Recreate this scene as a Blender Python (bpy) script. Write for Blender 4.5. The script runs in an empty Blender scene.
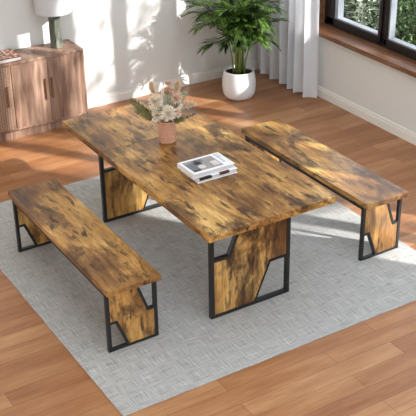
import bpy, bmesh, math, random
from mathutils import Vector, Matrix
random.seed(7)
S = bpy.context.scene
COL = S.collection
R = math.radians

# ------------------------------------------------------------------ camera
YAW, PITCH, ROLL, FPX = R(31.205), R(-28.023), R(-0.961), 992.67
CAM = Vector((-2.338, -4.068, 3.464))
fw = Vector((math.sin(YAW) * math.cos(PITCH), math.cos(YAW) * math.cos(PITCH), math.sin(PITCH)))
r0 = Vector((math.cos(YAW), -math.sin(YAW), 0)); u0 = r0.cross(fw)
rt = math.cos(ROLL) * r0 + math.sin(ROLL) * u0
up = math.cos(ROLL) * u0 - math.sin(ROLL) * r0
cd = bpy.data.cameras.new('camera'); cam = bpy.data.objects.new('camera', cd); COL.objects.link(cam)
cd.sensor_width = 36; cd.lens = FPX / 416 * 36; cd.clip_end = 200
M3 = Matrix((rt, up, -fw)).transposed()
cam.matrix_world = Matrix.Translation(CAM) @ M3.to_4x4()
S.camera = cam

# ------------------------------------------------------------------ light
W = bpy.data.worlds.new('world'); S.world = W; W.use_nodes = True
bg = W.node_tree.nodes['Background']
bg.inputs[0].default_value = (0.87, 0.95, 1.04, 1); bg.inputs[1].default_value = 2.15
SUN_DIR = Vector((-.47, .635, -.41)).normalized()
sl = bpy.data.lights.new('sun', 'SUN'); sl.energy = 9.5; sl.angle = R(0.8); sl.color = (1, .985, .96)
sun = bpy.data.objects.new('sun', sl); COL.objects.link(sun)
sun.rotation_euler = SUN_DIR.to_track_quat('-Z', 'Y').to_euler(); sun.location = (8, -4, 6)
S.view_settings.view_transform = 'Standard'; S.view_settings.look = 'None'
S.view_settings.exposure = 0.13; S.view_settings.gamma = 1.0
S.view_settings.use_curve_mapping = False

# ------------------------------------------------------------------ helpers
def srgb(r, g, b):
    f = lambda c: (c / 255 / 12.92) if c / 255 <= .04045 else ((c / 255 + .055) / 1.055) ** 2.4
    return (f(r), f(g), f(b), 1)

class NT:
    def __init__(s, name):
        s.m = bpy.data.materials.new(name); s.m.use_nodes = True
        s.t = s.m.node_tree; s.b = s.t.nodes['Principled BSDF']; s.out = s.t.nodes['Material Output']
    def n(s, typ, **kw):
        nd = s.t.nodes.new(typ)
        for k, v in kw.items(): setattr(nd, k, v)
        return nd
    def l(s, a, b): s.t.links.new(a, b)
    def coord(s, scale=(1, 1, 1), rnd=False, kind='Object', rot=(0, 0, 0)):
        tc = s.n('ShaderNodeTexCoord'); mp = s.n('ShaderNodeMapping')
        mp.inputs['Scale'].default_value = scale; mp.inputs['Rotation'].default_value = rot
        src = tc.outputs[kind]
        if rnd:
            oi = s.n('ShaderNodeObjectInfo'); ad = s.n('ShaderNodeVectorMath', operation='MULTIPLY_ADD')
            ml = s.n('ShaderNodeVectorMath', operation='SCALE'); ml.inputs[0].default_value = (13, 7, 5)
            s.l(oi.outputs['Random'], ml.inputs['Scale'])
            ad2 = s.n('ShaderNodeVectorMath', operation='ADD')
            s.l(src, ad2.inputs[0]); s.l(ml.outputs[0], ad2.inputs[1]); src = ad2.outputs[0]
            s.t.nodes.remove(ad)
        s.l(src, mp.inputs[0]); return mp.outputs[0]
    def noise(s, vec, scale, detail=4, rough=.55, dist=0):
        nd = s.n('ShaderNodeTexNoise'); s.l(vec, nd.inputs['Vector'])
        nd.inputs['Scale'].default_value = scale; nd.inputs['Detail'].default_value = detail
        nd.inputs['Roughness'].default_value = rough; nd.inputs['Distortion'].default_value = dist
        return nd.outputs['Fac']
    def ramp(s, fac, stops, interp='LINEAR'):
        nd = s.n('ShaderNodeValToRGB'); cr = nd.color_ramp; cr.interpolation = interp
        while len(cr.elements) < len(stops): cr.elements.new(.5)
        for e, (p, c) in zip(cr.elements, stops): e.position = p; e.color = c
        s.l(fac, nd.inputs[0]); return nd.outputs['Color']
    def mix(s, a, b, fac, mode='MIX'):
        nd = s.n('ShaderNodeMix', data_type='RGBA', blend_type=mode)
        for sock, v in ((nd.inputs[6], a), (nd.inputs[7], b)):
            if isinstance(v, tuple): sock.default_value = v
            else: s.l(v, sock)
        if isinstance(fac, (int, float)): nd.inputs[0].default_value = fac
        else: s.l(fac, nd.inputs[0])
        return nd.outputs[2]
    def base(s, c):
        if isinstance(c, tuple): s.b.inputs['Base Color'].default_value = c
        else: s.l(c, s.b.inputs['Base Color'])
    def bump(s, h, strength=.2, dist=.01):
        nd = s.n('ShaderNodeBump'); nd.inputs['Strength'].default_value = strength
        nd.inputs['Distance'].default_value = dist; s.l(h, nd.inputs['Height']); s.l(nd.outputs[0], s.b.inputs['Normal'])
    def set(s, rough=.5, spec=.5, metal=0):
        s.b.inputs['Roughness'].default_value = rough; s.b.inputs['Specular IOR Level'].default_value = spec
        s.b.inputs['Metallic'].default_value = metal; return s
W_ = lambda v: (v, v, v, 1)

def flat_mat(name, c, rough=.5, spec=.5, var=.08, scale=12, bump=0, metal=0):
    t = NT(name).set(rough, spec, metal)
    v = t.coord((1, 1, 1), True)
    f = t.noise(v, scale, 3)
    t.base(t.mix(tuple(x * (1 - var) for x in c[:3]) + (1,), tuple(min(1, x * (1 + var)) for x in c[:3]) + (1,), f))
    if bump: t.bump(t.noise(v, scale * 6, 4), bump, .004)
    return t.m

def rustic(name, sc):
    """burnt rustic board: golden ground, long brown smears, black-brown scorch marks, fine grain. sc stretches along the grain"""
    t = NT(name).set(.30, .5)
    v = t.coord(sc, True); vg = t.coord(tuple(x * (22 if x > .9 else 4.5) for x in sc), True)
    big = t.noise(v, 3.6, 6, .6, .35)
    c = t.ramp(big, [(.36, srgb(108, 72, 36)), (.46, srgb(148, 106, 56)), (.56, srgb(196, 150, 82)), (.68, srgb(228, 188, 116))])
    sp = t.noise(t.coord(tuple(x * 1.25 for x in sc), True), 4.2, 9, .72, .35)
    m = t.ramp(sp, [(.515, W_(0)), (.56, W_(.55)), (.64, W_(.95))])
    c = t.mix(c, srgb(70, 45, 25), m)
    vb = tuple(x * (2.6 if x > .9 else 1.6) for x in sc)
    sp2 = t.noise(t.coord(vb, True, 'Object', (0, 0, 0)), 6.5, 5, .6, .4)
    c = t.mix(c, srgb(66, 42, 24), t.ramp(sp2, [(.57, W_(0)), (.64, W_(.9))]))
    st_ = t.noise(t.coord(tuple(x * (9 if x > .9 else 2.2) for x in sc), True), 3.0, 5, .6, .2)
    c = t.mix(c, t.ramp(st_, [(.36, srgb(140, 108, 76)), (.52, W_(1))]), .45, 'MULTIPLY')
    fine = t.noise(vg, 3.2, 5, .65, .3)
    g = t.ramp(fine, [(.34, srgb(168, 134, 96)), (.58, W_(1))])
    c = t.mix(c, g, .6, 'MULTIPLY')
    t.base(c); t.bump(fine, .12, .003); return t.m

def leaf_mat(name, c0, c1, trans=.25, rough=.4, hard=0):
    t = NT(name).set(rough, .4)
    f = t.noise(t.coord((1, 1, 1), True), 9, 3)
    if hard: f = t.ramp(t.noise(t.coord((1, 1, 1), True), hard, 2), [(.42, W_(0)), (.58, W_(1))])  # hard contrast: highlights and shadow painted in among the leaf greens
    c = t.mix(c0, c1, f); t.base(c)
    tr = t.n('ShaderNodeBsdfTranslucent'); t.l(c, tr.inputs[0])
    mx = t.n('ShaderNodeMixShader'); mx.inputs[0].default_value = trans
    t.l(t.b.outputs[0], mx.inputs[1]); t.l(tr.outputs[0], mx.inputs[2]); t.l(mx.outputs[0], t.out.inputs[0])
    return t.m

# --- materials
M = {}
M['rustic_long'] = rustic('rustic board', (1, .42, 1))
M['rustic_up'] = rustic('rustic upright board', (1, 1, .45))
M['steel'] = flat_mat('black powder coated steel', srgb(22, 22, 23), .45, .5, .1, 30)

def floor_mat():
    t = NT('oak plank floor').set(.38, .4)
    v = t.coord((1, 1, 1))
    br = t.n('ShaderNodeTexBrick'); t.l(v, br.inputs['Vector'])
    br.offset = .37; br.offset_frequency = 2; br.squash = 1; br.squash_frequency = 1
    br.inputs['Scale'].default_value = 1; br.inputs['Brick Width'].default_value = 1.05
    br.inputs['Row Height'].default_value = .13; br.inputs['Mortar Size'].default_value = .0012
    br.inputs['Mortar Smooth'].default_value = .1; br.inputs['Bias'].default_value = 0
    br.inputs['Color1'].default_value = W_(0); br.inputs['Color2'].default_value = W_(1); br.inputs['Mortar'].default_value = W_(.5)
    tone = t.ramp(br.outputs['Color'], [(0, srgb(160, 110, 72)), (.4, srgb(168, 118, 79)), (.75, srgb(176, 127, 86)), (1, srgb(188, 142, 100))])
    g = t.noise(t.coord((2.2, 26, 1)), 2.2, 6, .6, .6)
    gr = t.ramp(g, [(.3, srgb(205, 190, 178)), (.62, W_(1))])
    c = t.mix(tone, gr, .5, 'MULTIPLY')
    bl = t.noise(t.coord((1.2, 7, 1)), 1.6, 3, .5)
    c = t.mix(c, t.ramp(bl, [(.35, srgb(222, 205, 195)), (.6, W_(1))]), .7, 'MULTIPLY')
    c = t.mix(c, srgb(96, 62, 40), br.outputs['Fac'])
    t.base(c); t.bump(g, .05, .002); return t.m
M['floor'] = floor_mat()

def wall_mat():
    t = NT('warm white plaster').set(.85, .2)
    f = t.noise(t.coord(), 2.5, 4); t.base(t.mix(srgb(214, 213, 208), srgb(220, 219, 214), f))
    t.bump(t.noise(t.coord(), 60, 3), .04, .002); return t.m
M['wall'] = wall_mat()
M['skirting'] = flat_mat('painted skirting', srgb(226, 222, 214), .5, .4, .02)

def rug_mat():
    t = NT('grey woven rug').set(.95, .1)
    a = t.noise(t.coord((5, 210, 1)), 1.6, 4, .6); b = t.noise(t.coord((210, 5, 1)), 1.6, 4, .6)
    ad = t.n('ShaderNodeMath', operation='ADD'); t.l(a, ad.inputs[0]); t.l(b, ad.inputs[1])
    hf = t.n('ShaderNodeMath', operation='MULTIPLY'); t.l(ad.outputs[0], hf.inputs[0]); hf.inputs[1].default_value = .5
    c = t.ramp(hf.outputs[0], [(.38, srgb(128, 126, 122)), (.5, srgb(171, 170, 166)), (.62, srgb(200, 199, 196))])
    t.base(c); t.bump(hf.outputs[0], .5, .006); return t.m
M['rug'] = rug_mat()

def cab_mat(name, stripe=False):
    t = NT(name).set(.5, .35)
    g = t.noise(t.coord((14, 6, 1.1), True), 2.2, 6, .6, .5)
    c = t.ramp(g, [(.30, srgb(116, 88, 74)), (.5, srgb(150, 121, 103)), (.68, srgb(178, 150, 130))])
    w = t.n('ShaderNodeTexVoronoi', feature='F1', voronoi_dimensions='1D')
    sx = t.n('ShaderNodeSeparateXYZ'); t.l(t.coord(), sx.inputs[0]); t.l(sx.outputs[0], w.inputs['W']); w.inputs['Scale'].default_value = 11
    c = t.mix(c, t.ramp(w.outputs['Color'], [(0, srgb(205, 190, 180)), (1, W_(1))]), .8, 'MULTIPLY')
    t.base(c); t.bump(g, .1, .003); return t.m
M['cabinet'] = cab_mat('brown sideboard veneer')
def rib_mat():
    t = NT('ribbed rattan door').set(.55, .3)
    v = t.coord((1, 1, 1)); wv = t.n('ShaderNodeTexWave', wave_type='BANDS', bands_direction='Z'); t.l(v, wv.inputs[0])
    wv.inputs['Scale'].default_value = 26; wv.inputs['Distortion'].default_value = .6
    wx = t.n('ShaderNodeTexWave', wave_type='BANDS', bands_direction='X'); t.l(v, wx.inputs[0]); wx.inputs['Scale'].default_value = 16
    f = t.mix(wv.outputs['Color'], wx.outputs['Color'], .4)
    t.base(t.ramp(f, [(.1, srgb(96, 70, 56)), (.8, srgb(168, 138, 116))])); t.bump(f, .5, .004); return t.m
M['ribbed'] = rib_mat()
M['handle'] = flat_mat('brown wooden handle', srgb(118, 82, 62), .45, .4)
M['shade'] = leaf_mat('white linen lamp shade', srgb(214, 214, 216), srgb(224, 224, 226), .3, .9)
def marble():
    t = NT('green grey stone').set(.4, .5)
    f = t.noise(t.coord((3, 3, .7), True), 9, 8, .7, .8)
    t.base(t.ramp(f, [(.3, srgb(50, 52, 45)), (.5, srgb(80, 83, 73)), (.7, srgb(124, 125, 112))])); return t.m
M['stone'] = marble()
M['pot'] = flat_mat('white glazed ceramic', srgb(226, 226, 226), .28, .5, .02)
M['soil'] = flat_mat('dark potting soil', srgb(52, 38, 28), .95, .1, .4, 60, .6)
M['frond'] = leaf_mat('palm leaf green', srgb(18, 38, 12), srgb(98, 130, 52), .2, .34, 18)  # dark to yellow green spread also paints in highlights and dark gaps
M['cane'] = flat_mat('palm cane green', srgb(120, 134, 62), .45, .4, .25, 14)
M['sill'] = None
def sill():
    t = NT('warm brown window board').set(.4, .4)
    g = t.noise(t.coord((9, 1.2, 9), True), 2.5, 6, .6, .4)
    t.base(t.ramp(g, [(.3, srgb(84, 54, 36)), (.55, srgb(120, 82, 56)), (.7, srgb(144, 102, 72))])); return t.m
M['sill'] = sill()
M['frame'] = flat_mat('dark brown window frame', srgb(27, 22, 21), .45, .35)
M['bead'] = flat_mat('light grey glazing bead', srgb(138, 142, 148), .4, .5, .03)
def glass():
    t = NT('clear glass'); tr = t.n('ShaderNodeBsdfTransparent'); gl = t.n('ShaderNodeBsdfGlossy'); gl.inputs['Roughness'].default_value = .02
    mx = t.n('ShaderNodeMixShader'); mx.inputs[0].default_value = .018; t.l(tr.outputs[0], mx.inputs[1]); t.l(gl.outputs[0], mx.inputs[2])
    t.l(mx.outputs[0], t.out.inputs[0]); return t.m
M['glass'] = glass()
def curtain_mat():
    t = NT('white sheer curtain').set(.9, .1); c = srgb(236, 237, 240); t.base(c)
    tl = t.n('ShaderNodeBsdfTranslucent'); tl.inputs[0].default_value = c
    tp = t.n('ShaderNodeBsdfTransparent')
    m1 = t.n('ShaderNodeMixShader'); m1.inputs[0].default_value = .45; t.l(t.b.outputs[0], m1.inputs[1]); t.l(tl.outputs[0], m1.inputs[2])
    m2 = t.n('ShaderNodeMixShader'); m2.inputs[0].default_value = .07; t.l(m1.outputs[0], m2.inputs[1]); t.l(tp.outputs[0], m2.inputs[2])
    t.l(m2.outputs[0], t.out.inputs[0]); return t.m
M['curtain'] = curtain_mat()
M['paper'] = flat_mat('white paper', srgb(205, 203, 202), .6, .3, .02)
M['white_cover'] = flat_mat('white book cover', srgb(232, 231, 232), .35, .4, .015)
M['ink_dark'] = flat_mat('near black print', srgb(40, 36, 36), .4, .4)
M['ink_grey'] = flat_mat('grey print', srgb(150, 146, 142), .4, .4, .25, 25)
M['ink_mid'] = flat_mat('blue grey print', srgb(108, 112, 120), .4, .4, .3, 40)
M['ink_pale'] = flat_mat('pale print', srgb(206, 200, 194), .4, .4, .06, 20)
M['ink_brown'] = flat_mat('brown print', srgb(86, 52, 40), .4, .4, .3, 20)
M['cover_brown'] = flat_mat('red brown book cover', srgb(150, 96, 74), .5, .4, .1, 30)
M['cover_cream'] = flat_mat('cream print', srgb(224, 206, 186), .5, .4, .05, 30)
def vase_mat():
    t = NT('pink terracotta ribbed glass').set(.22, .5); f = t.noise(t.coord((1, 1, 1), True), 22, 3)
    t.base(t.mix(srgb(190, 134, 104), srgb(226, 178, 148), f))
    t.b.inputs['Transmission Weight'].default_value = .12; return t.m
M['vase'] = vase_mat()
M['cream_petal'] = leaf_mat('cream petal', srgb(232, 216, 194), srgb(246, 238, 224), .3, .8)
M['blush_petal'] = leaf_mat('blush petal', srgb(224, 194, 168), srgb(242, 224, 206), .3, .8)
M['plume'] = leaf_mat('beige plume', srgb(214, 188, 156), srgb(240, 222, 196), .3, .9)
M['olive'] = leaf_mat('olive leaf', srgb(78, 78, 44), srgb(122, 118, 72), .15, .6)
M['eucalyptus'] = leaf_mat('dusty green leaf', srgb(104, 112, 86), srgb(166, 172, 146), .15, .6)
M['russet'] = leaf_mat('russet leaf', srgb(150, 98, 70), srgb(190, 140, 108), .2, .7)
M['berry'] = flat_mat('dark seed', srgb(58, 48, 36), .5, .4, .2)
M['stem'] = flat_mat('dry stem', srgb(128, 112, 70), .7, .3, .2)
M['hedge_a'] = leaf_mat('garden leaf deep green', srgb(22, 40, 22), srgb(120, 150, 92), .2, .5, 26)  # hedge greens also carry painted bright highlights and deep leaf shadow
M['hedge_b'] = leaf_mat('garden leaf yellow green', srgb(44, 62, 26), srgb(190, 180, 110), .2, .5, 26)
M['hedge_c'] = leaf_mat('garden leaf pale', srgb(48, 66, 44), srgb(214, 222, 194), .2, .5, 26)
M['bark'] = flat_mat('garden bark', srgb(80, 62, 46), .9, .2, .3, 12)
M['lawn'] = flat_mat('garden lawn', srgb(72, 92, 48), .95, .1, .4, 20)

def link(name, me, mat, parent=None, smooth=False):
    o = bpy.data.objects.new(name, me); COL.objects.link(o)
    for m in (mat if isinstance(mat, (list, tuple)) else [mat]): me.materials.append(m)
    if smooth: me.polygons.foreach_set('use_smooth', [True] * len(me.polygons))
    if parent: o.parent = parent
    return o

def finish(name, bm, mat, parent=None, bevel=0, smooth=False, seg=2):
    bmesh.ops.recalc_face_normals(bm, faces=bm.faces)
    me = bpy.data.meshes.new(name); bm.to_mesh(me); bm.free()
    o = link(name, me, mat, parent, smooth)
    if bevel:
        md = o.modifiers.new('bevel', 'BEVEL'); md.width = bevel; md.segments = seg; md.limit_method = 'ANGLE'; md.angle_limit = R(35)
    return o

def bx(bm, x0, x1, y0, y1, z0, z1, mi=0):
    v = [bm.verts.new(p) for p in ((x0, y0, z0), (x1, y0, z0), (x1, y1, z0), (x0, y1, z0), (x0, y0, z1), (x1, y0, z1), (x1, y1, z1), (x0, y1, z1))]
    for q in ((0, 3, 2, 1), (4, 5, 6, 7), (0, 1, 5, 4), (1, 2, 6, 5), (2, 3, 7, 6), (3, 0, 4, 7)):
        f = bm.faces.new([v[i] for i in q]); f.material_index = mi

def box(name, b, mat, parent=None, bevel=.002):
    bm = bmesh.new(); bx(bm, *b); return finish(name, bm, mat, parent, bevel)

def prism_xz(bm, pts, y0, y1):
    """polygon in x,z pushed from y0 to y1"""
    a = [bm.verts.new((x, y0, z)) for x, z in pts]; b = [bm.verts.new((x, y1, z)) for x, z in pts]
    bm.faces.new(a); bm.faces.new(b[::-1]); n = len(pts)
    for i in range(n): bm.faces.new((a[i], b[i], b[(i + 1) % n], a[(i + 1) % n]))

def bar_xz(bm, p, q, w, y0, y1):
    """flat bar from p to q (x,z), w wide"""
    d = Vector((q[0] - p[0], q[1] - p[1])).normalized(); n = Vector((-d.y, d.x)) * w / 2
    prism_xz(bm, [(p[0] + n.x, p[1] + n.y), (q[0] + n.x, q[1] + n.y), (q[0] - n.x, q[1] - n.y), (p[0] - n.x, p[1] - n.y)], y0, y1)

def lathe(bm, prof, n=40, c=(0, 0, 0), mi=0):
    rings = []
    for r, z in prof:
        if r < 1e-6: rings.append([bm.verts.new((c[0], c[1], c[2] + z))])
        else: rings.append([bm.verts.new((c[0] + r * math.cos(2 * math.pi * i / n), c[1] + r * math.sin(2 * math.pi * i / n), c[2] + z)) for i in range(n)])
    for A, B in zip(rings, rings[1:]):
        for i in range(n):
            j = (i + 1) % n
            vs = [A[i % len(A)], A[j % len(A)], B[j % len(B)], B[i % len(B)]]
            u = list(dict.fromkeys(vs))
            if len(u) > 2:
                f = bm.faces.new(u); f.material_index = mi

def tube(bm, pts, rad, n=6, cap=True):
    pts = [Vector(p) for p in pts]; k = len(pts)
    if not isinstance(rad, (list, tuple)): rad = [rad] * k
    rings = []
    for i, p in enumerate(pts):
        d = (pts[min(i + 1, k - 1)] - pts[max(i - 1, 0)]).normalized()
        a = d.cross(Vector((.31, .2, .93) if abs(d.z) < .9 else (1, .1, 0))).normalized(); b = d.cross(a)
        rings.append([bm.verts.new(p + rad[i] * (a * math.cos(2 * math.pi * j / n) + b * math.sin(2 * math.pi * j / n))) for j in range(n)])
    for A, B in zip(rings, rings[1:]):
        for j in range(n): bm.faces.new((A[j], A[(j + 1) % n], B[(j + 1) % n], B[j]))
    if cap: bm.faces.new(rings[0]); bm.faces.new(rings[-1][::-1])

class Soup:
    def __init__(s): s.v = []; s.f = []
    def strip(s, base, d, nrm, L, w, seg=3, droop=0., fold=.25):
        """narrow pointed leaf with a crease: base, direction, face normal, length, width"""
        d = d.normalized(); side = d.cross(nrm)
        if side.length < 1e-5: side = d.cross(Vector((1, 0, 0)))
        side.normalize(); nn = side.cross(d)
        i0 = len(s.v); p = base.copy()
        for i in range(seg + 1):
            t = i / seg; ww = w * .5 * (math.sin(math.pi * min(1, .18 + .82 * t)) ** .8 if t < 1 else 0.02)
            s.v += [tuple(p - side * ww + nn * ww * fold), tuple(p), tuple(p + side * ww + nn * ww * fold)]
            d = (d + Vector((0, 0, -droop / seg))).normalized(); p = p + d * L / seg
        for i in range(seg):
            a = i0 + 3 * i
            s.f += [(a, a + 1, a + 4, a + 3), (a + 1, a + 2, a + 5, a + 4)]
    def mesh(s, name):
        me = bpy.data.meshes.new(name); me.from_pydata(s.v, [], s.f); me.update(); return me

def empty(name, loc, label, cat, group=None, kind=None):
    o = bpy.data.objects.new(name, None); COL.objects.link(o); o.location = loc; o.empty_display_size = .05
    tag(o, label, cat, group, kind); return o
def tag(o, label=None, cat=None, group=None, kind=None):
    if label: o['label'] = label
    if cat: o['category'] = cat
    if group: o['group'] = group
    if kind: o['kind'] = kind
    return o
def rv(a=1.): return Vector((random.uniform(-a, a), random.uniform(-a, a), random.uniform(-a, a)))

# ------------------------------------------------------------------ the setting
WX, WY, TH = 3.085, 3.774, .20
WIN_Y0, WIN_Y1, WIN_Z0, WIN_Z1 = -2.1, 2.98, .60, 3.40
HT = 3.9
def st(o, label=None): o['kind'] = 'structure'; return o
bm = bmesh.new(); bx(bm, -4.2, WX + TH, -6.0, WY + .2, -.12, 0); st(finish('floor', bm, M['floor']))
bm = bmesh.new(); bx(bm, -4.2, WX + TH, WY, WY + .2, 0, HT); st(finish('wall_back', bm, M['wall']))
bm = bmesh.new(); bx(bm, -4.4, -4.2, -6.0, WY + .2, 0, HT); st(finish('wall_left', bm, M['wall']))
bm = bmesh.new(); bx(bm, -4.4, WX + TH, 1.4, WY + .2, HT, HT + .15); bx(bm, -4.4, WX + TH, -6.0, -4.4, HT, HT + .15); bx(bm, -4.4, -1.5, -4.4, 1.4, HT, HT + .15); bx(bm, 2.6, WX + TH, -4.4, 1.4, HT, HT + .15); st(finish('ceiling', bm, M['wall']))  # middle left open: unseen skylight added to light the tabletops from above
bm = bmesh.new()
bx(bm, WX, WX + TH, -6.0, WIN_Y0, 0, HT); bx(bm, WX, WX + TH, WIN_Y1, WY, 0, HT)
bx(bm, WX, WX + TH, WIN_Y0, WIN_Y1, 0, WIN_Z0); bx(bm, WX, WX + TH, WIN_Y0, WIN_Y1, WIN_Z1, HT)
st(finish('wall_right', bm, M['wall']))
def base_profile(o): return [(0, 0), (o * .016, 0), (o * .016, .070), (o * .011, .078), (o * .011, .090), (o * .006, .098), (0, .098)]
bm = bmesh.new()
pr = base_profile(-1); a = [bm.verts.new((-4.2, WY + y, z)) for y, z in pr]; b = [bm.verts.new((WX, WY + y, z)) for y, z in pr]
for i in range(len(pr)): bm.faces.new((a[i], a[(i + 1) % 7], b[(i + 1) % 7], b[i]))
bm.faces.new(a); bm.faces.new(b[::-1]); st(finish('baseboard_back', bm, M['skirting']))
bm = bmesh.new()
a = [bm.verts.new((WX + x, -6.0, z)) for x, z in pr]; b = [bm.verts.new((WX + x, WY - .017, z)) for x, z in pr]
for i in range(len(pr)): bm.faces.new((a[i], a[(i + 1) % 7], b[(i + 1) % 7], b[i]))
bm.faces.new(a); bm.faces.new(b[::-1]); st(finish('baseboard_right', bm, M['skirting']))

# window
win = bpy.data.objects.new('window_1', None); COL.objects.link(win); win.location = (0, 0, 0); win['kind'] = 'structure'
box('window_sill', (3.012, 3.215, WIN_Y0 - .06, WIN_Y1 + .05, .606, .650), M['sill'], win, .004)
bm = bmesh.new(); bx(bm, WX - .012, 3.215, WIN_Y1 - .028, WIN_Y1, .65, WIN_Z1); bx(bm, WX - .012, 3.215, WIN_Y0, WIN_Y0 + .028, .65, WIN_Z1)
bx(bm, WX - .012, 3.215, WIN_Y0, WIN_Y1, WIN_Z1 - .028, WIN_Z1); finish('jamb_lining', bm, M['sill'], win, .003)
FX0, FX1 = 3.205, 3.262
GZ0, GZ1 = .745, WIN_Z1 - .12
panes = [(2.215, 2.765), (1.515, 2.065), (.815, 1.365), (.115, .665), (-.585, -.035), (-1.285, -.735), (-1.985, -1.435)]
bm = bmesh.new()
bx(bm, FX0, FX1, WIN_Y0, WIN_Y1 - .0, .652, .685); bx(bm, FX0, FX1, WIN_Y0, WIN_Y1, WIN_Z1 - .06, WIN_Z1 - .028)
bx(bm, FX0, FX1, 2.91, WIN_Y1, .652, WIN_Z1 - .03); bx(bm, FX0, FX1, WIN_Y0, WIN_Y0 + .03, .652, WIN_Z1 - .03)
for a_, b_ in zip(panes, panes[1:]):
    c_ = (a_[0] + b_[1]) / 2; bx(bm, FX0 + .006, FX1, c_ - .022, c_ + .022, .685, WIN_Z1 - .06)
finish('window_frame', bm, M['frame'], win, .003)
for i, (y0, y1) in enumerate(panes):
    bm = bmesh.new(); s0 = y0 - .053 if i < len(panes) - 1 else y0 - .085; s1 = y1 + .053 if i else y1 + .145
    x0, x1 = FX0 - .012, FX1
    bx(bm, x0, x1, s0, y0 - .018, .675, GZ1 + .06); bx(bm, x0, x1, y1 + (.045 if i == 0 else .018), s1, .675, GZ1 + .06)
    bx(bm, x0, x1, s0, s1, .675, GZ0 - .012); bx(bm, x0, x1, s0, s1, GZ1 + .01, GZ1 + .06)
    sash = finish('window_sash', bm, M['frame'], win, .003)
    bm = bmesh.new(); e = .045 if i == 0 else .018
    bx(bm, x0 + .012, x1 + .008, y0 - .018, y0, GZ0 - .02, GZ1 + .02); bx(bm, x0 + .012, x1 + .008, y1, y1 + e, GZ0 - .02, GZ1 + .02)
    bx(bm, x0 + .012, x1 + .008, y0, y1, GZ0 - .02, GZ0); bx(bm, x0 + .012, x1 + .008, y0, y1, GZ1, GZ1 + .02)
    finish('glazing_bead', bm, M['bead'], sash, .002)
    box('pane', (x0 + .045, x0 + .049, y0 - .004, y1 + .004, GZ0 - .004, GZ1 + .004), M['glass'], sash, 0)
    bm = bmesh.new(); bx(bm, x0 - .010, x0, s0 + .002, s0 + .014, .70, .77); tube(bm, [(x0 - .008, s0 + .002, .695), (x0 - .008, s0 + .002, .775)], .006, 8)
    finish('hinge', bm, M['frame'], sash, .001)

# outdoors
bm = bmesh.new(); bx(bm, WX + TH, 16, -12, 12, -.6, -.4); st(finish('garden_ground', bm, M['lawn']))
def shrub(loc, rad, h, n, mat, label, leafL=.075, leafW=.04):
    t = empty('garden_shrub', loc, label, 'shrub', 'shrubs outside the window')
    s = Soup()
    for _ in range(n):
        while True:
            p = rv(1)
            if .25 < p.length < 1: break
        p = p.normalized() * (p.length ** .4)
        k = 1 + .18 * math.sin(7 * p.x + 3 * p.z) + .12 * math.sin(11 * p.y + 5 * p.z)
        q = Vector((p.x * rad * k, p.y * rad * k, h * .52 + p.z * h * .48 * k))
        d = (p + rv(.9) + Vector((0, 0, .2))).normalized()
        s.strip(q, d, (p + rv(.8)).normalized(), leafL * random.uniform(.6, 1.4), leafW * random.uniform(.7, 1.2), 2, .3)
    link('foliage', s.mesh('foliage'), mat, t)
    bm = bmesh.new()
    for i in range(7):
        a = i * 2.4; tube(bm, [(0.02 * math.cos(a), .02 * math.sin(a), 0), (rad * .25 * math.cos(a), rad * .25 * math.sin(a), h * .35), (rad * .6 * math.cos(a), rad * .6 * math.sin(a), h * .75)], [.02, .014, .005], 6)
    finish('stems', bm, M['bark'], t)
    return t
shrub((4.15, 4.10, -.4), .42, 1.35, 3600, M['hedge_a'], 'deep green leafy shrub outside the window, at the far left of the left pane')
shrub((4.50, 3.30, -.4), .46, 1.45, 4200, M['hedge_c'], 'pale silvery green shrub outside the window, in the middle of the left pane')
shrub((4.10, 2.62, -.4), .40, 1.25, 3600, M['hedge_a'], 'dark green shrub outside the window, behind the post between the panes', )
shrub((4.55, 2.02, -.4), .46, 1.30, 4200, M['hedge_b'], 'yellow green shrub outside the window, seen through the right pane')
shrub((5.55, 4.35, -.4), .62, 1.5, 4200, M['hedge_a'], 'broad deep green shrub furthest back outside the window', .08, .045)
shrub((5.60, 3.05, -.4), .60, 1.5, 4200, M['hedge_c'], 'broad pale shrub further back outside the window, behind the right pane', .08, .045)
def tree(loc, cz, rad, n, label):
    t = empty('garden_tree', loc, label, 'tree'); s = Soup()
    cl = []
    for i in range(26):
        while True:
            p = rv(1)
            if p.length < 1: break
        cl.append(Vector((p.x * rad[0], p.y * rad[1], cz + p.z * rad[2])))
    for i in range(n):
        c = random.choice(cl); p = rv(1).normalized() * random.random() ** .5 * .55
        s.strip(c + p, (p + rv(.5) + Vector((0, 0, -.3))), rv(1), random.uniform(.12, .2), random.uniform(.06, .1), 2, .3)
    link('foliage', s.mesh('foliage'), M['hedge_a'], t)
    bm = bmesh.new(); tube(bm, [(0, 0, 0), (.05, 0, cz * .5), (0, .05, cz)], [.14, .11, .05], 8); finish('trunk', bm, M['bark'], t)
    bm = bmesh.new()
    for c in cl: tube(bm, [(0, .02, cz * .6), c * .5 + Vector((0, 0, cz * .35)), c], [.05, .03, .01], 5)
    finish('branches', bm, M['bark'], t)
random.seed(5)
tree((6.4, -4.0, -.4), 5.2, (2.2, 2.4, 1.8), 800, 'garden tree outside the window that throws dappled shade into the room')

# ------------------------------------------------------------------ rug
bm = bmesh.new(); bx(bm, -.589, 1.89, -.273, 2.424, 0.0005, .007)
tag(finish('area_rug', bm, M['rug'], None, .003), 'large pale grey woven rug lying under the dining table and benches', 'rug')
RZ = .007

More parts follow.
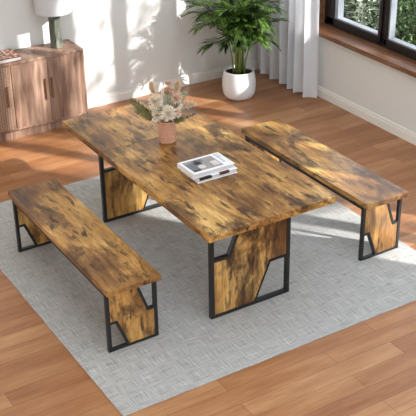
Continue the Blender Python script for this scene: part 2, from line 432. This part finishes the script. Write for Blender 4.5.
# ------------------------------------------------------------------ dining table
T0X, T0Y, T1X, T1Y = .131, .003, 1.015, 1.963
t = empty('dining_table', ((T0X + T1X) / 2, (T0Y + T1Y) / 2, RZ), 'large rustic brown wooden dining table with black steel frame legs on grey rug', 'table')
ox, oy = t.location.x, t.location.y
SEAM = 1.345
for y0, y1 in ((T0Y, SEAM - .0006), (SEAM + .0006, T1Y)):
    bm = bmesh.new(); bx(bm, T0X - ox, T1X - ox, y0 - oy, y1 - oy, .706 - RZ, .75 - RZ)
    finish('tabletop_panel', bm, M['rustic_long'], t, .002)
bm = bmesh.new()
for x in (.36, .78): bx(bm, x - .015 - ox, x + .015 - ox, .26 - oy, 1.71 - oy, .676 - RZ, .706 - RZ)
finish('under_rail', bm, M['steel'], t, .002)
def table_end(y):
    x0, x1, w = .282 - ox, .864 - ox, .025; z1 = .706 - RZ; d = .030
    y0, y1 = y - d / 2 - oy, y + d / 2 - oy
    bm = bmesh.new()
    bx(bm, x0, x0 + w, y0, y1, 0, z1); bx(bm, x1 - w, x1, y0, y1, 0, z1); bx(bm, x0 + w, x1 - w, y0, y1, 0, .021)
    bx(bm, x0 + w, x1 - w, y0, y1, z1 - .018, z1)
    a, b = (.416 - ox, .412 - RZ), (.535 - ox, .690 - RZ)
    bar_xz(bm, (x0 + w, a[1]), (a[0] + .004, a[1]), .02, y0, y1); bar_xz(bm, a, b, .02, y0, y1)
    a, b = (.603 - ox, .018), (.714 - ox, .283 - RZ)
    bar_xz(bm, a, b, .008, y0, y1); bar_xz(bm, (b[0] - .004, b[1]), (x1 - w, b[1]), .010, y0, y1)
    leg = finish('leg', bm, M['steel'], t, .0015)
    bm = bmesh.new()
    prism_xz(bm, [(x0 + w, .018), (.600 - ox, .018), (.711 - ox, .286), (x1 - w, .286), (x1 - w, z1 - .018), (.545 - ox, z1 - .018), (.426 - ox, .402 - RZ + .002), (.416 - ox, .402 - RZ), (x0 + w, .402 - RZ)], y - .009 - oy, y + .009 - oy)
    finish('leg_panel', bm, M['rustic_up'], leg, .001)
table_end(.239 + .0125); table_end(1.727 - .0125)

# ------------------------------------------------------------------ benches
BL, BD, BH, BT = 1.489, .345, .454, .036
def make_bench(label):
    t = empty('bench', (0, 0, 0), label, 'bench', 'rustic benches beside the table')
    X, Y = BD / 2, BL / 2; H = BH - RZ
    bm = bmesh.new(); bx(bm, -X, X, -Y, Y, H - BT, H); finish('seat', bm, M['rustic_long'], t, .002)
    for s in (-1, 1):
        bm = bmesh.new(); x = s * (X - .018); bx(bm, x - .011, x + .011, -Y + .069, Y - .069, H - BT - .028, H - BT); finish('side_rail', bm, M['steel'], t, .0015)
    for s in (-1, 1):
        yc = s * (Y - .044 - .0125); x0, x1, w = -X + .007, X - .007, .022; z1 = H - BT; y0, y1 = yc - .0125, yc + .0125
        bm = bmesh.new()
        bx(bm, x0, x0 + w, y0, y1, 0, z1); bx(bm, x1 - w, x1, y0, y1, 0, z1); bx(bm, x0 + w, x1 - w, y0, y1, 0, .016); bx(bm, x0 + w, x1 - w, y0, y1, z1 - .012, z1)
        k = .406 - X      # seat's left edge in world is -.406 for the measured bench
        c = lambda v: v + .406 - X
        a, b = (c(-.338), .202 - RZ), (c(-.268), .014)
        bar_xz(bm, (x0 + w, a[1]), (a[0] + .004, a[1]), .014, y0, y1); bar_xz(bm, a, b, .016, y0, y1)
        a2, b2 = (c(-.131), .216 - RZ), (c(-.197), z1 - .01)
        bar_xz(bm, (a2[0] - .004, a2[1]), (x1 - w, a2[1]), .014, y0, y1); bar_xz(bm, a2, b2, .016, y0, y1)
        leg = finish('leg', bm, M['steel'], t, .0015)
        bm = bmesh.new()
        prism_xz(bm, [(c(-.262), .016), (x1 - w, .016), (x1 - w, a2[1] - .007), (a2[0] - .006, a2[1] - .007), (b2[0] - .008, z1 - .012), (x0 + w, z1 - .012), (x0 + w, a[1] + .007), (a[0] + .006, a[1] + .007)], yc - .008, yc + .008)
        finish('leg_panel', bm, M['rustic_up'], leg, .001)
    return t
def dup(root, loc, label):
    r = root.copy(); COL.objects.link(r); r.location = loc; r['label'] = label
    for ch in list(root.children):
        c = ch.copy(); COL.objects.link(c); c.parent = r
        for g in ch.children:
            d = g.copy(); COL.objects.link(d); d.parent = c
    return r
bench = make_bench('rustic brown bench left of the dining table, nearest the sideboard')
bench.location = (-.406 + BD / 2, .226 + BL / 2, RZ)
dup(bench, (1.475 + BD / 2, .235 + BL / 2, RZ), 'rustic brown bench right of the dining table, along the window wall side')

# ------------------------------------------------------------------ sideboard
CX0, CX1, CY0, CY1, CZ0, CZ1 = -.362, .995, 3.452, 3.757, .088, .690
sb = empty('sideboard', ((CX0 + CX1) / 2, (CY0 + CY1) / 2, 0), 'brown wooden sideboard with plank doors and a ribbed door against the white wall', 'sideboard')
sx, sy = sb.location.x, sb.location.y
bm = bmesh.new()
bx(bm, CX0 - sx, CX0 + .022 - sx, CY0 - sy, CY1 - sy, CZ0, CZ1 - .022); bx(bm, CX1 - .016 - sx, CX1 - sx, CY0 - sy, CY1 - sy, CZ0, CZ1 - .022)
bx(bm, CX0 - sx, CX1 - sx, CY0 - sy, CY1 - sy, CZ1 - .022, CZ1); bx(bm, CX0 - sx, CX1 - sx, CY0 - sy, CY1 - sy, CZ0, CZ0 + .018)
bx(bm, CX0 - sx, CX1 - sx, CY1 - .01 - sy, CY1 - sy, CZ0, CZ1); bx(bm, .310 - sx, .326 - sx, CY0 + .002 - sy, CY1 - sy, CZ0, CZ1 - .02)
finish('cabinet_body', bm, M['cabinet'], sb, .002)
bm = bmesh.new(); bx(bm, CX0 + .03 - sx, CX1 - .05 - sx, CY0 + .03 - sy, CY1 - .02 - sy, 0, CZ0); finish('plinth', bm, M['cabinet'], sb, .002)
def door(x0, x1, mat, hx):
    d = box('door', (x0 + .0015 - sx, x1 - .0015 - sx, CY0 - .004 - sy, CY0 + .016 - sy, CZ0 + .020, CZ1 - .024), mat, sb, .0015)
    bm = bmesh.new(); bx(bm, hx - .008 - sx, hx + .008 - sx, CY0 - .026 - sy, CY0 - .012 - sy, .315, .502)
    for z in (.33, .48): bx(bm, hx - .006 - sx, hx + .006 - sx, CY0 - .014 - sy, CY0 - .003 - sy, z, z + .012)
    finish('handle', bm, M['handle'], d, .002)
door(.327, .652, M['cabinet'], .622); door(.652, .978, M['cabinet'], .676)
door(-.018, .309, M['ribbed'], .273); door(-.340, -.018, M['ribbed'], -.07)

# table lamp on the sideboard
lp = empty('table_lamp', (.822, 3.620, CZ1), 'table lamp with green stone column base and white drum shade on the sideboard', 'lamp')
bm = bmesh.new(); lathe(bm, [(0, 0), (.058, 0), (.058, .335), (0, .335)], 6)
bmesh.ops.rotate(bm, verts=bm.verts, matrix=Matrix.Rotation(R(8), 3, 'Z')); finish('lamp_base', bm, M['stone'], lp, .004)
bm = bmesh.new(); lathe(bm, [(0, .33), (.012, .335), (.012, .39), (.006, .40), (.006, .605), (0, .605)], 12); finish('lamp_stem', bm, M['steel'], lp)
bm = bmesh.new(); lathe(bm, [(.148, .318), (.150, .312), (.155, .312), (.157, .318), (.152, .606), (.148, .612), (.145, .606), (.148, .318)], 56)
shd = finish('lamp_shade', bm, M['shade'], lp, 0, True)
bm = bmesh.new(); 
for k in range(3):
    a = k * 2.094; tube(bm, [(0, 0, .595), (.147 * math.cos(a), .147 * math.sin(a), .598)], .002, 6)
finish('shade_ring', bm, M['steel'], lp)

# coffee table book on the sideboard
def book(name, x0, x1, y0, y1, z0, h, cover, label, cat='book', group=None):
    t = empty(name, ((x0 + x1) / 2, (y0 + y1) / 2, z0), label, cat, group)
    X, Y = (x1 - x0) / 2, (y1 - y0) / 2
    box('pages', (-X + .004, X - .005, -Y + .005, Y - .005, .0025, h - .0025), M['paper'], t, .001)
    bm = bmesh.new(); bx(bm, -X, X, -Y, Y, 0, .0025); bx(bm, -X, X, -Y, Y, h - .0025, h); bx(bm, -X, -X + .003, -Y, Y, 0, h)
    finish('cover', bm, cover, t, .0008)
    return t, X, Y
cb, X, Y = book('coffee_table_book', .13, .445, 3.478, 3.722, CZ1, .030, M['cover_brown'], 'thick book with red brown patterned cover lying on the sideboard')
bm = bmesh.new(); random.seed(3)
z = .0302
for i in range(6):
    for j in range(5):
        x = -X + .016 + i * .050; y = -Y + .014 + j * .045
        bx(bm, x, x + random.choice((.012, .022, .036)), y, y + random.choice((.012, .026, .030)), z - .0004, z + .0004)
        if random.random() < .7: bx(bm, x + .026, x + .038, y + .018, y + .036, z - .0004, z + .0003)
for i in range(6): bx(bm, -X + .05 + i * .034, -X + .05 + i * .034 + .022, Y - .03, Y - .012, z - .0004, z + .0005)
finish('cover_print', bm, M['cover_cream'], cb)

# ------------------------------------------------------------------ books on the table
TZ = .75
b1, X, Y = book('book', .418, .706, .592, .806, TZ, .031, M['white_cover'], 'white hardback book with dark pictures, lower of the two on the dining table', 'book', 'books on the dining table')
z = .0312
box('cover_picture', (-X + .002, -X + .095, -Y + .001, -Y + .03, z - .0005, z), M['ink_brown'], b1, 0)
box('cover_picture', (.01, .085, -Y + .001, -Y + .03, z - .0005, z), M['ink_brown'], b1, 0)
box('edge_picture', (-X + .012, -X + .100, -Y - .0006, -Y + .003, .016, .0312), M['ink_dark'], b1, 0)
box('edge_picture', (.012, .082, -Y - .0006, -Y + .003, .017, .0312), M['ink_brown'], b1, 0)
b2, X, Y = book('book', .394, .694, .606, .806, TZ + .0316, .030, M['white_cover'], 'white book with a grey photograph on its cover, topmost on the dining table', 'book', 'books on the dining table')
b2.name = 'book.001'
z = .0302
box('cover_photograph', (-X + .022, X - .068, -Y + .024, Y - .022, z - .001, z + .0002), M['ink_grey'], b2, 0)
for q in ((-X + .024, -X + .080, -Y + .028, .045, .0003), (-X + .08, .0, .030, .070, .0003)): box('photograph_shadow', q[:4] + (z, z + q[4]), M['ink_mid'], b2, 0)
for q in ((-X + .082, -X + .128, .005, .044), (-X + .030, -X + .075, -Y + .028, -Y + .046), (-X + .10, -X + .112, .044, .066)): box('photograph_dark', q + (z, z + .0006), M['ink_dark'], b2, 0)
bm = bmesh.new(); lathe(bm, [(0, z), (.024, z), (.024, z + .0007), (0, z + .0007)], 20, (-.045, -.030, 0)); finish('photograph_dish', bm, M['ink_pale'], b2)
box('photograph_light', (.03, .075, -.055, .01, z, z + .0005), M['ink_pale'], b2, 0)
bm = bmesh.new()
for i, w in enumerate((.010, .007, .012, .006, .010, .008, .012)): bx(bm, X - .045, X - .034, .085 - i * .019 - w, .085 - i * .019, z - .0005, z + .0002)
for i in range(5): bx(bm, X - .024, X - .019, .08 - i * .014, .088 - i * .014, z - .0005, z + .0002)
finish('cover_title', bm, M['ink_mid'], b2)

# ------------------------------------------------------------------ vase and dried flowers
VX, VY = .570, 1.240
vs = empty('vase', (VX, VY, TZ), 'ribbed pinkish terracotta vase full of dried flowers on the dining table', 'vase')
bm = bmesh.new()
n = 48; prof = [(.0, 0), (.048, 0), (.055, .006)] + [(.056 + .0012 * math.sin(i * 1.57), .01 + i * .0085) for i in range(17)] + [(.055, .160), (.051, .160), (.050, .02), (0, .015)]
lathe(bm, prof, n)
finish('vase_body', bm, M['vase'], vs, 0, True)
bm = bmesh.new()
for k in range(18):
    for j in range(8):
        a = 2 * math.pi * (k + .5 * (j % 2)) / 18
        m = Matrix.Translation((.0565 * math.cos(a), .0565 * math.sin(a), .016 + j * .0185)) @ Matrix.Rotation(a, 4, 'Z') @ Matrix.Diagonal((.35, 1, 1, 1))
        bmesh.ops.create_icosphere(bm, subdivisions=1, radius=.0085, matrix=m)
finish('relief_beads', bm, M['vase'], vs, 0, True)
HR = Vector((math.cos(YAW), -math.sin(YAW), 0)); HD = Vector((-math.sin(YAW), -math.cos(YAW), 0))
def at(u, d, h): return Vector((0, 0, 0)) + HR * u + HD * d + Vector((0, 0, h))     # along the room's diagonal, from the vase's foot
def stem_to(t, p, r=.0018):
    base = Vector((p.x * .12, p.y * .12, .03)); mid = Vector((p.x * .28, p.y * .28, .155))
    bm = bmesh.new(); tube(bm, [base, mid, mid.lerp(p, .55) + Vector((0, 0, .01)), p], r, 5); finish('stem', bm, M['stem'], t, 0, True)
    return (p - mid).normalized()
def flower(u, d, h, rad, mat, label):
    t = empty('dried_flower', (VX, VY, TZ), label, 'flower', 'dried flowers in the vase'); p = at(u, d, h); ax = stem_to(t, p)
    ax = (ax + HD * .5 + Vector((0, 0, .4))).normalized(); s = Soup()
    for i in range(230):
        f = (i + .5) / 230; th = i * 2.39996; ph = math.acos(1 - 1.45 * f)
        q = Vector((math.sin(ph) * math.cos(th), math.sin(ph) * math.sin(th), math.cos(ph)))
        q = ax.to_track_quat('Z', 'Y').to_matrix() @ q
        s.strip(p + q * rad * .25, (q + rv(.42)).normalized(), (ax + rv(.6)).normalized(), rad * random.uniform(.55, 1.0), rad * .19, 3, -.1, .5)
    link('petals', s.mesh('petals'), mat, t)
    bm = bmesh.new(); bmesh.ops.create_icosphere(bm, subdivisions=2, radius=rad * .34, matrix=Matrix.Translation(p)); finish('flower_heart', bm, M['blush_petal'], t, 0, True)
def plume(u, d, h, L, lean, rad, label):
    t = empty('dried_plume', (VX, VY, TZ), label, 'dried grass', 'dried flowers in the vase'); p = at(u, d, h); stem_to(t, p)
    s = Soup(); dr = (at(*lean)).normalized()
    for i in range(460):
        f = random.random(); q = p + dr * L * f + Vector((0, 0, -.25 * L * f * f * (1 if abs(lean[0]) > .5 else 0)))
        s.strip(q, (dr + rv(.85)).normalized(), rv(1), rad * random.uniform(.5, 1.1) * (.35 + math.sin(math.pi * min(1, .12 + .86 * f))), .006, 2, .25)
    link('plume_head', s.mesh('plume_head'), M['plume'], t)
def sprig(u, d, h, n, leafL, leafW, mat, label, cat='dried leaves', start=.25, spread=.9):
    t = empty('leaf_sprig', (VX, VY, TZ), label, cat, 'dried flowers in the vase'); p = at(u, d, h); stem_to(t, p)
    m0 = Vector((p.x * .28, p.y * .28, .155)); s = Soup(); dr = (p - m0).normalized(); sd = dr.cross(HD).normalized()
    for i in range(n):
        f = start + (1 - start) * i / max(1, n - 1); q = m0.lerp(p, f)
        for sg in (-1, 1):
            s.strip(q, (dr * .8 + sd * sg * spread + rv(.2)), (HD + Vector((0, 0, .6)) + rv(.3)), leafL * (1.1 - .45 * f) * random.uniform(.85, 1.1), leafW, 3, .2)
    link('leaves', s.mesh('leaves'), mat, t)
random.seed(11)
flower(-.062, .03, .300, .052, M['cream_petal'], 'large cream dried flower at the left of the vase bouquet')
flower(.012, .075, .232, .056, M['cream_petal'], 'large cream dried flower low at the front of the bouquet over the vase rim')
flower(.065, -.01, .310, .048, M['blush_petal'], 'blush dried flower at the upper right of the vase bouquet')
flower(-.005, -.05, .325, .044, M['blush_petal'], 'blush dried flower at the back of the vase bouquet')
flower(.062, .05, .225, .036, M['blush_petal'], 'small blush dried flower low at the right of the vase rim')
flower(-.060, .06, .215, .034, M['cream_petal'], 'small cream dried flower low at the left of the vase rim')
plume(-.078, -.02, .330, .085, (-.2, 0, 1), .030, 'short beige plume standing up at the left of the bouquet')
plume(.060, -.03, .320, .100, (.25, 0, 1), .036, 'tall beige plume standing up at the right of the bouquet')
plume(.085, .0, .235, .125, (.9, 0, .55), .032, 'pale plume leaning out to the far right of the bouquet')
sprig(-.215, .02, .300, 20, .050, .008, M['olive'], 'olive fern sprig reaching out to the far left of the bouquet')
sprig(-.185, .06, .250, 18, .046, .008, M['olive'], 'olive fern sprig drooping at the lower left of the bouquet')
sprig(.120, -.03, .335, 10, .034, .020, M['eucalyptus'], 'dusty green leafy sprig rising at the right of the bouquet')
sprig(.105, .06, .190, 8, .036, .018, M['olive'], 'green leaf sprig hanging low at the right of the vase rim')
sprig(.012, .02, .330, 10, .040, .020, M['eucalyptus'], 'dusty green leafy sprig in the centre of the bouquet')
sprig(-.035, .08, .270, 8, .036, .020, M['eucalyptus'], 'dusty green leafy sprig at the front left of the bouquet')
sprig(.018, -.02, .400, 6, .040, .022, M['russet'], 'russet leaf sprig at the top of the bouquet')
M['pale_leaf'] = leaf_mat('pale filler petal', srgb(220, 216, 196), srgb(246, 244, 232), .3, .8)
for u, d, h, lab in ((-.10, .04, .275, 'pale filler sprig at the left of the bouquet between the fern and the cream flower'), (.035, .09, .285, 'pale filler sprig at the front right of the bouquet'), (-.02, .0, .375, 'pale filler sprig at the top left of the bouquet'), (.10, .03, .275, 'pale filler sprig at the right edge of the bouquet'), (-.085, .075, .195, 'pale filler sprig low at the left of the vase rim')):
    sprig(u, d, h, 12, .020, .010, M['pale_leaf'], lab, 'dried leaves', .45, 1.0)
t = empty('seed_sprig', (VX, VY, TZ), 'thin sprig of dark seeds sticking out to the right of the bouquet', 'dried leaves', 'dried flowers in the vase')
p = at(.185, .03, .205); stem_to(t, p, .0012); bm = bmesh.new(); m0 = Vector((p.x * .28, p.y * .28, .155))
for i in range(9):
    q = m0.lerp(p, .5 + .5 * i / 8) + rv(.006); bmesh.ops.create_icosphere(bm, subdivisions=1, radius=.0055, matrix=Matrix.Translation(q))
finish('seeds', bm, M['berry'], t, 0, True)

# ------------------------------------------------------------------ potted palm
PX, PY = 2.449, 3.238
pl = empty('potted_palm', (PX, PY, 0), 'bushy green palm in a round white pot by the wall corner', 'potted plant')
bm = bmesh.new()
lathe(bm, [(0, 0), (.108, 0), (.132, .012), (.150, .05), (.158, .11), (.156, .17), (.146, .235), (.140, .262), (.136, .268), (.130, .264), (.132, .24), (.132, .225), (0, .225)], 56)
finish('pot', bm, M['pot'], pl, 0, True)
bm = bmesh.new(); lathe(bm, [(0, .240), (.05, .244), (.10, .240), (.133, .236), (.133, .226), (0, .226)], 32)
for v in bm.verts: v.co += Vector((0, 0, random.uniform(-.003, .004)))
finish('soil', bm, M['soil'], pl)
random.seed(21)
canes = []
for i in range(11):
    a = i * 2.39996; r0_ = .014 + .004 * i; top = Vector((math.cos(a) * (.024 + .0085 * i), math.sin(a) * (.024 + .0085 * i), random.uniform(.50, .72)))
    b0 = Vector((math.cos(a) * r0_, math.sin(a) * r0_, .232)); md = b0.lerp(top, .5) - Vector((math.cos(a), math.sin(a), 0)) * .012
    bm = bmesh.new(); tube(bm, [b0, md, top], [.0095, .008, .006], 7); finish('cane', bm, M['cane'], pl, 0, True); canes.append((b0, md, top, a))
def frond(p0, az, e0, e1, L, nl, ll):
    s = Soup(); pts = []; p = p0.copy(); N = 22
    for i in range(N + 1):
        f = i / N; e = e0 + (e1 - e0) * f ** 1.25; pts.append((p.copy(), e)); p = p + Vector((math.cos(az) * math.cos(e), math.sin(az) * math.cos(e), math.sin(e))) * L / N
    bm = bmesh.new(); tube(bm, [q for q, _ in pts[::2]], [.0042 * (1 - .08 * k) for k in range(len(pts[::2]))], 5)
    me = bpy.data.meshes.new('tmp'); bm.to_mesh(me); bm.free()
    s.v = [tuple(v.co) for v in me.vertices]; s.f = [tuple(q.vertices) for q in me.polygons]; bpy.data.meshes.remove(me)
    sd = Vector((-math.sin(az), math.cos(az), 0))
    for k in range(nl):
        f = .18 + .82 * k / (nl - 1); x = f * N; i = min(int(x), N - 1); q = pts[i][0].lerp(pts[i + 1][0], x - i); e = pts[i][1]
        tg = Vector((math.cos(az) * math.cos(e), math.sin(az) * math.cos(e), math.sin(e))); nn = sd.cross(tg) * -1
        if nn.z < 0: nn = -nn
        l_ = ll * (.55 + .45 * math.sin(math.pi * (.15 + .75 * f))) * random.uniform(.88, 1.1)
        for sg in (-1, 1):
            d = tg * (.75 + .7 * f) + sd * sg * (.95 - .35 * f) + nn * .4 + rv(.12)
            s.strip(q, d, nn, l_, .0125, 4, .6, .3)
    if max(v[0] for v in s.v) > .445 or max(v[1] for v in s.v) > .50: return False
    link('frond', s.mesh('frond'), M['frond'], pl); return True
for i in range(62):
    c = canes[i % 11]; k = i // 11
    for attempt in range(40):
        az = c[3] + random.uniform(-.7, .7) + k * 1.9 + attempt * .35
        p0 = c[1].lerp(c[2], random.uniform(.62, 1.0))
        e0 = R(random.uniform(50, 84)); e1 = R(random.uniform(-50, 5)); L = random.uniform(.36, .60)
        if k == 0: e0 = R(random.uniform(40, 60)); e1 = R(random.uniform(-60, -30)); L = random.uniform(.24, .34)
        if attempt > 15: L *= .75
        if frond(p0, az, e0, e1, L, 21, .155): break

# ------------------------------------------------------------------ curtain
cu = empty('sheer_curtain', (2.97, 3.24, .01), 'white sheer curtain hanging in folds at the left end of the window', 'curtain')
def cpath(u):
    y = 3.655 - .895 * u; ph = 2 * math.pi * 6.2 * (u + .02 * math.sin(9 * u))
    x = 2.950 - .022 * max(0, min(1, (u - .55) / .15)) + .044 * math.sin(ph) + .012 * math.sin(ph * .5 + 1) + .012 * u
    return x - 2.97, y + .022 * math.cos(ph) - 3.24
def sheet(z0, z1, nz, off=0):
    v = []; f = []; n = 150
    for j in range(nz + 1):
        z = z0 + (z1 - z0) * j / nz
        for i in range(n + 1):
            u = i / n; x, y = cpath(u); w = 1 - .12 * math.sin(z * 1.3 + 5 * u)
            v.append((x * w + off + .006 * math.sin(9 * u + z * 2.2), y + .004 * math.sin(z * 3 + 11 * u), z + .006 * math.sin(17 * u) * (1 if j == 0 else 0)))
    for j in range(nz):
        for i in range(n): a = j * (n + 1) + i; f.append((a, a + 1, a + n + 2, a + n + 1))
    me = bpy.data.meshes.new('sheet'); me.from_pydata(v, [], f); me.update(); return me
link('curtain_panel', sheet(.045, 2.6, 22), M['curtain'], cu, True)
h = link('hem', sheet(.012, .05, 2, -.0025), M['curtain'], cu, True)
